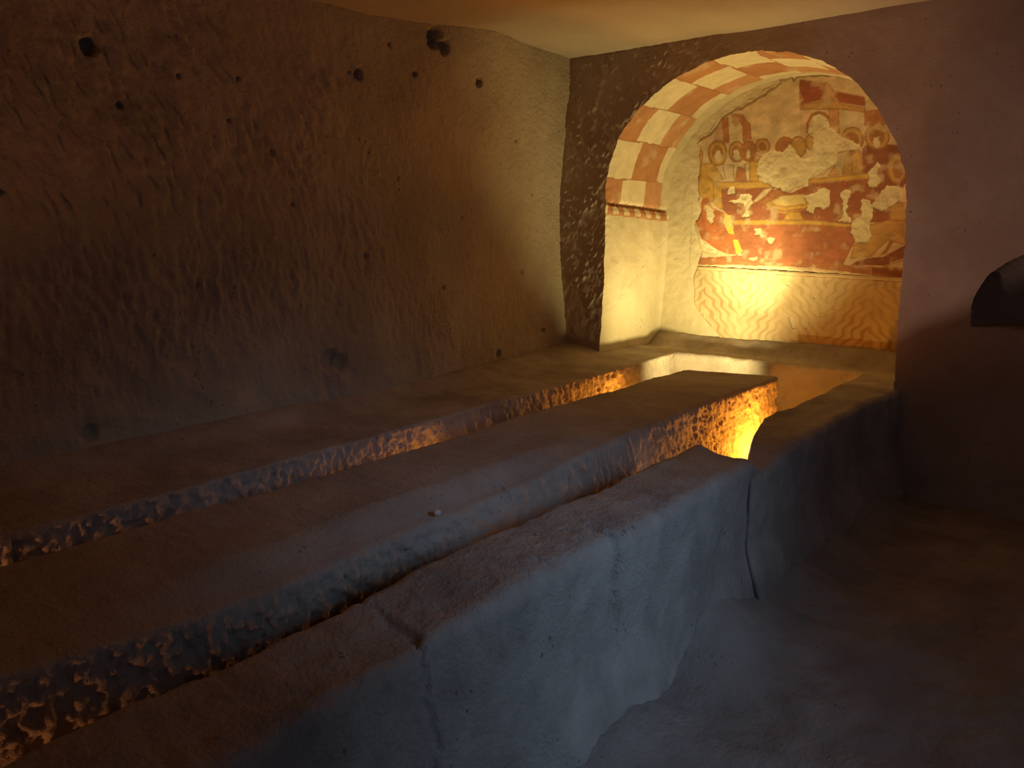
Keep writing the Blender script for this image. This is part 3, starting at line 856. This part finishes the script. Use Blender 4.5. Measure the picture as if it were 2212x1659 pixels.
kk = keep.reshape(-1)
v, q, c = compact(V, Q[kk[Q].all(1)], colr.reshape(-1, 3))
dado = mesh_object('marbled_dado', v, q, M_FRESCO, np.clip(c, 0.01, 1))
tag(dado, 'painted dado of wavy chevron lines under the figure scene', 'fresco')

# ------------------------------------------------------------------ benches, ledge and table, hewn from the rock
yl_ = spaced(Y_REAR, 5.27, 0.0065, 0.012, 1.0)


def warp_left(V):
    V = V.copy()
    k = sstep(-3.2, -2.64, V[:, 0])
    V[:, 0] += k * (0.055 - 0.028 * (V[:, 1] - 0.9))
    # the seat rises softly into the wall
    V[:, 2] += np.where(V[:, 2] > 0.5, 0.05 * sstep(-2.98, -3.25, V[:, 0]), 0)
    return V


o = rock_box('stone_bench', ((-3.45, -2.62), (Y_REAR, 5.27), (0.0, 0.60)), 0.022, ('x+', 'z+'), M_BENCH, yl_, 0.0085, rough_face, warp_left)
tag(o, 'low rock-cut bench along the pitted left wall', 'bench', 'rock-cut benches round the table')

ylr = spaced(Y_REAR, 2.955, 0.0065, 0.011, 0.9)


def front_side(V):
    return 0.35 + 0.65 * sstep(-1.44, -1.2, V[:, 0])


def warp_near(V):
    V = V.copy()
    # worn, sloping outer shoulder and a foot that flares into the floor
    V[:, 0] += np.where(V[:, 0] > -1.3, 0.10 * sstep(0.30, 0.0, V[:, 2]), 0) * (0.6 + 0.4 * vnoise(V[:, 1] * 3, 0, 0, 221))
    V[:, 0] += 0.018 * vnoise(V[:, 1] * 1.9, 0, 0, 223) * sstep(-1.25, -1.42, V[:, 0])
    V[:, 2] -= 0.014 * sstep(1.14, 1.10, V[:, 1]) * sstep(-1.5, -1.2, V[:, 0]) * sstep(0.2, 0.55, V[:, 2])
    V[:, 0] -= 0.016 * sstep(1.90, 1.86, V[:, 1]) * sstep(0.2, 0.45, V[:, 2]) * sstep(-1.36, -1.18, V[:, 0])
    V[:, 2] -= 0.05 * sstep(2.84, 2.96, V[:, 1]) * sstep(-1.42, -1.2, V[:, 0]) * sstep(0.2, 0.55, V[:, 2])
    return V


o = rock_box('stone_bench', ((-1.44, -1.135), (Y_REAR, 2.955), (0.0, 0.61)), 0.045, ('x-', 'x+', 'y+', 'z+'), M_BENCH, ylr, 0.0075, smooth_face, warp_near,
             [(1.125, 0.006, 0.016, front_side, 0.035), (1.87, 0.007, 0.018, lambda V: sstep(-1.32, -1.2, V[:, 0]) * sstep(.1, .4, V[:, 2]), 0.03)])
tag(o, 'long cracked rock-cut bench in bluish daylight nearest the open floor', 'bench', 'rock-cut benches round the table')

yfr = np.linspace(2.965, 5.27, 240)


def warp_far(V):
    V = V.copy()
    x = np.clip(V[:, 0], -1.42, -1.12)
    y0 = 2.80 + (np.clip((-1.12 - x) / 0.30, 0, 1) ** 1.6) * 0.92
    V[:, 1] = 5.27 - (5.27 - V[:, 1]) * (5.27 - y0) / (5.27 - 2.965)
    V[:, 0] += np.where(V[:, 0] > -1.3, 0.07 * sstep(0.30, 0.0, V[:, 2]), 0)
    V[:, 2] -= 0.045 * sstep(3.25, 2.97, V[:, 1]) * sstep(0.2, 0.55, V[:, 2])
    V[:, 0] += 0.05 * sstep(4.2, 4.7, V[:, 1]) * sstep(-1.3, -1.15, V[:, 0])
    return V


o = rock_box('stone_bench', ((-1.40, -1.115), (2.965, 5.27), (0.0, 0.605)), 0.04, ('x-', 'x+', 'y-', 'z+'), M_BENCH, yfr, 0.0095, smooth_face, warp_far)
tag(o, 'short dark rock-cut bench beyond the gap, running into the niche', 'bench', 'rock-cut benches round the table')

yk = np.linspace(5.20, 5.62, 44)


def warp_ledge(V):
    V = V.copy()
    V[:, 2] += 0.10 * sstep(5.36, 5.56, V[:, 1]) * sstep(0.3, 0.55, V[:, 2])
    # rounded inner corners of the trench
    V[:, 1] -= np.where(V[:, 1] < 5.3, 0.10 * sstep(-2.42, -2.70, V[:, 0]), 0)
    return V


o = rock_box('niche_ledge', ((-3.06, -1.12), (5.20, 5.62), (0.0, 0.598)), 0.03, ('y-', 'z+'), M_BENCH, yk, 0.009, smooth_face, warp_ledge)
tag(o, 'stone ledge across the foot of the niche behind the table end', 'ledge')

ytb = spaced(-1.0, 4.49, 0.006, 0.0105, 0.9)


def warp_table(V):
    V = V.copy()
    # the right-hand arris is worn into a broad shoulder in the middle of the table
    wear = sstep(0.3, 1.1, V[:, 1]) * sstep(2.9, 2.0, V[:, 1])
    V[:, 2] -= 0.055 * wear * sstep(-1.86, -1.70, V[:, 0]) * sstep(0.15, 0.55, V[:, 2])
    V[:, 0] += 0.016 * vnoise(V[:, 1] * 1.7, 3, 0, 231) * (sstep(-2.1, -1.75, V[:, 0]) * 2 - 1)
    # end of the table, slightly skewed
    V[:, 1] += sstep(3.8, 4.49, V[:, 1]) * 0.20 * (V[:, 0] + 2.02)
    return V


o = rock_box('stone_table', ((-2.25, -1.69), (-1.0, 4.49), (0.0, 0.632)), 0.028, ('x-', 'x+', 'y+', 'y-', 'z+'), M_TABLE, ytb, 0.0078, rough_face, warp_table,
             [(2.03, 0.008, 0.016, lambda V: sstep(-1.86, -1.74, V[:, 0]), 0.03)])
tag(o, 'long rock-cut stone table between the two trenches', 'table')


# small pale stone on the worn edge of the table
def pebble(loc, size, seed):
    n, m_ = 14, 10
    vs = []
    for i in range(n):
        for j in range(m_):
            a, b = i / n * 2 * math.pi, j / (m_ - 1) * math.pi
            vs.append((math.cos(a) * math.sin(b), math.sin(a) * math.sin(b), math.cos(b)))
    vs = np.array(vs)
    h = 1 + 0.28 * vnoise(vs[:, 0] * 1.6 + seed, vs[:, 1] * 1.6, vs[:, 2] * 1.6, seed)
    vs = vs * h[:, None] * np.array(size)
    q = []
    for i in range(n):
        for j in range(m_ - 1):
            a, b = i * m_, ((i + 1) % n) * m_
            q.append((a + j, a + j + 1, b + j + 1, b + j))
    ob = mesh_object('pebble', vs, q, M_PEBBLE)
    ob.location = loc
    return ob


M_PEBBLE = stone('pale_pebble', (0.62, 0.55, 0.48), (0.72, 0.66, 0.58), 20, 0.3, 120, 0.1)
tag(pebble((-1.715, 1.70, 0.598), (0.011, 0.013, 0.009), 3), 'small pale pebble on the worn right edge of the table', 'pebble')


# ------------------------------------------------------------------ walls behind the viewer and the doorway
def slab(bm_list, lo, hi):
    x0, y0, z0 = lo
    x1, y1, z1 = hi
    b = len(bm_list[0])
    bm_list[0] += [(x0, y0, z0), (x1, y0, z0), (x1, y1, z0), (x0, y1, z0), (x0, y0, z1), (x1, y0, z1), (x1, y1, z1), (x0, y1, z1)]
    bm_list[1] += [tuple(b + k for k in f) for f in ((0, 3, 2, 1), (4, 5, 6, 7), (0, 1, 5, 4), (1, 2, 6, 5), (2, 3, 7, 6), (3, 0, 4, 7))]


w = [[], []]
slab(w, (X_RIGHT, Y_REAR - .2, -.15), (X_RIGHT + .35, 0.80, 2.8))
slab(w, (X_RIGHT, 2.50, -.15), (X_RIGHT + .35, Y_END + .3, 2.8))
slab(w, (X_RIGHT, 0.80, 2.40), (X_RIGHT + .35, 2.50, 2.8))
structure(mesh_object('wall_right', w[0], w[1], M_WALL, smooth=False))
w = [[], []]
slab(w, (-3.6, Y_REAR - .2, -.15), (X_RIGHT, Y_REAR, 2.8))
structure(mesh_object('wall_rear', w[0], w[1], M_WALL, smooth=False))

# ------------------------------------------------------------------ floodlights hidden down in the trenches
M_BLACK = plain('black_metal', (0.02, 0.02, 0.02), 0.45, 0.6)


def floodlight(loc, aim, color, power, cone, blend, label, size=0.03, fill=0.0, wide=None):
    root = bpy.data.objects.new('floodlight', None)
    root.location = (loc[0], loc[1], 0)
    COL.objects.link(root)
    tag(root, label, 'floodlight', 'floodlights in the trenches')
    d = (Vector(aim) - Vector(loc)).normalized()
    rot = d.to_track_quat('Z', 'Y')
    me_l = plain('lamp_lens', color, 0.3, 0.0, 6.0, color)

    def cyl(name, r0, r1, a, b, mat, n=24, place=True):
        vs, q = [], []
        for k, (r, h) in enumerate(((0.001, a), (r0, a), (r1, b), (0.001, b))):
            for i in range(n):
                t_ = 2 * math.pi * i / n
                p = Vector((r * math.cos(t_), r * math.sin(t_), h))
                p = (rot @ p) + Vector((0, 0, loc[2])) if place else p
                vs.append(tuple(p))
        for k in range(3):
            for i in range(n):
                q.append((k * n + i, k * n + (i + 1) % n, (k + 1) * n + (i + 1) % n, (k + 1) * n + i))
        ob = mesh_object(name, vs, q, mat, smooth=False)
        ob.parent = root
        return ob
    cyl('housing', 0.022, 0.036, -0.075, -0.012, M_BLACK)
    cyl('lens', 0.033, 0.033, -0.0115, -0.0085, me_l)
    cyl('stand', 0.010, 0.008, 0.0, loc[2] - 0.03, M_BLACK, place=False)
    cyl('base', 0.045, 0.040, 0.0, 0.012, M_BLACK, place=False)
    lo = light('floodlight_beam', 'SPOT', loc, aim, color, power, size, cone, blend)
    lo.location = (0, 0, loc[2])
    lo.parent = root
    if fill:
        f = light('floodlight_spill', 'POINT', loc, None, color, fill, 0.03)
        p = Vector((0, 0, loc[2])) + d * 0.02
        f.location = p
        f.parent = root
    for w_, c_, bl_, am_ in (wide or ()):
        f = light('floodlight_flood', 'SPOT', loc, am_, color, w_, 0.03, c_, bl_)
        f.location = Vector((0, 0, loc[2])) + d * 0.02
        f.parent = root
    return root


YEL = (1.0, 0.79, 0.31)
ORA = (1.0, 0.36, 0.035)
RED = (1.0, 0.38, 0.14)
floodlight((-2.08, 4.64, 0.46), (-2.33, 5.55, 1.30), YEL, 150, 38, 1.0, 'small floodlight in the trench behind the table end, lighting the niche', wide=((76, 120, 0.85, (-2.62, 5.22, 1.78)), (40, 104, 0.8, (-2.58, 5.15, 0.52))))
floodlight((-1.48, 4.12, 0.22), (-1.70, 3.85, 0.42), ORA, 20, 165, 0.5, 'small orange floodlight in the right trench below the bench rim', fill=21.0)
floodlight((-2.50, 4.38, 0.26), (-2.66, 3.2, 0.55), ORA, 24, 165, 0.6, 'small orange floodlight in the left trench beside the table', fill=3.0)
floodlight((-2.50, 2.60, 0.22), (-2.64, 1.6, 0.6), ORA, 6, 170, 0.6, 'small orange floodlight halfway along the left trench', fill=0.4)
floodlight((-2.38, -0.15, 0.36), (-2.60, 0.9, 0.6), RED, 0.5, 170, 0.5, 'small red floodlight at the near end of the left trench', fill=11.0)
floodlight((-1.56, 1.9, 0.10), (-1.69, 2.2, 0.4), ORA, 0.5, 170, 0.6, 'small orange floodlight halfway along the right trench', fill=0.05)
floodlight((-1.57, 0.1, 0.12), (-1.69, 0.5, 0.4), RED, 2.4, 170, 0.5, 'small red floodlight at the near end of the right trench', fill=0.15)
floodlight((-1.60, 2.9, 0.40), (-0.55, 4.72, 2.05), (1.0, 0.72, 0.60), 30, 72, 0.8, 'small floodlight in the right trench aimed over the bench at the end wall')
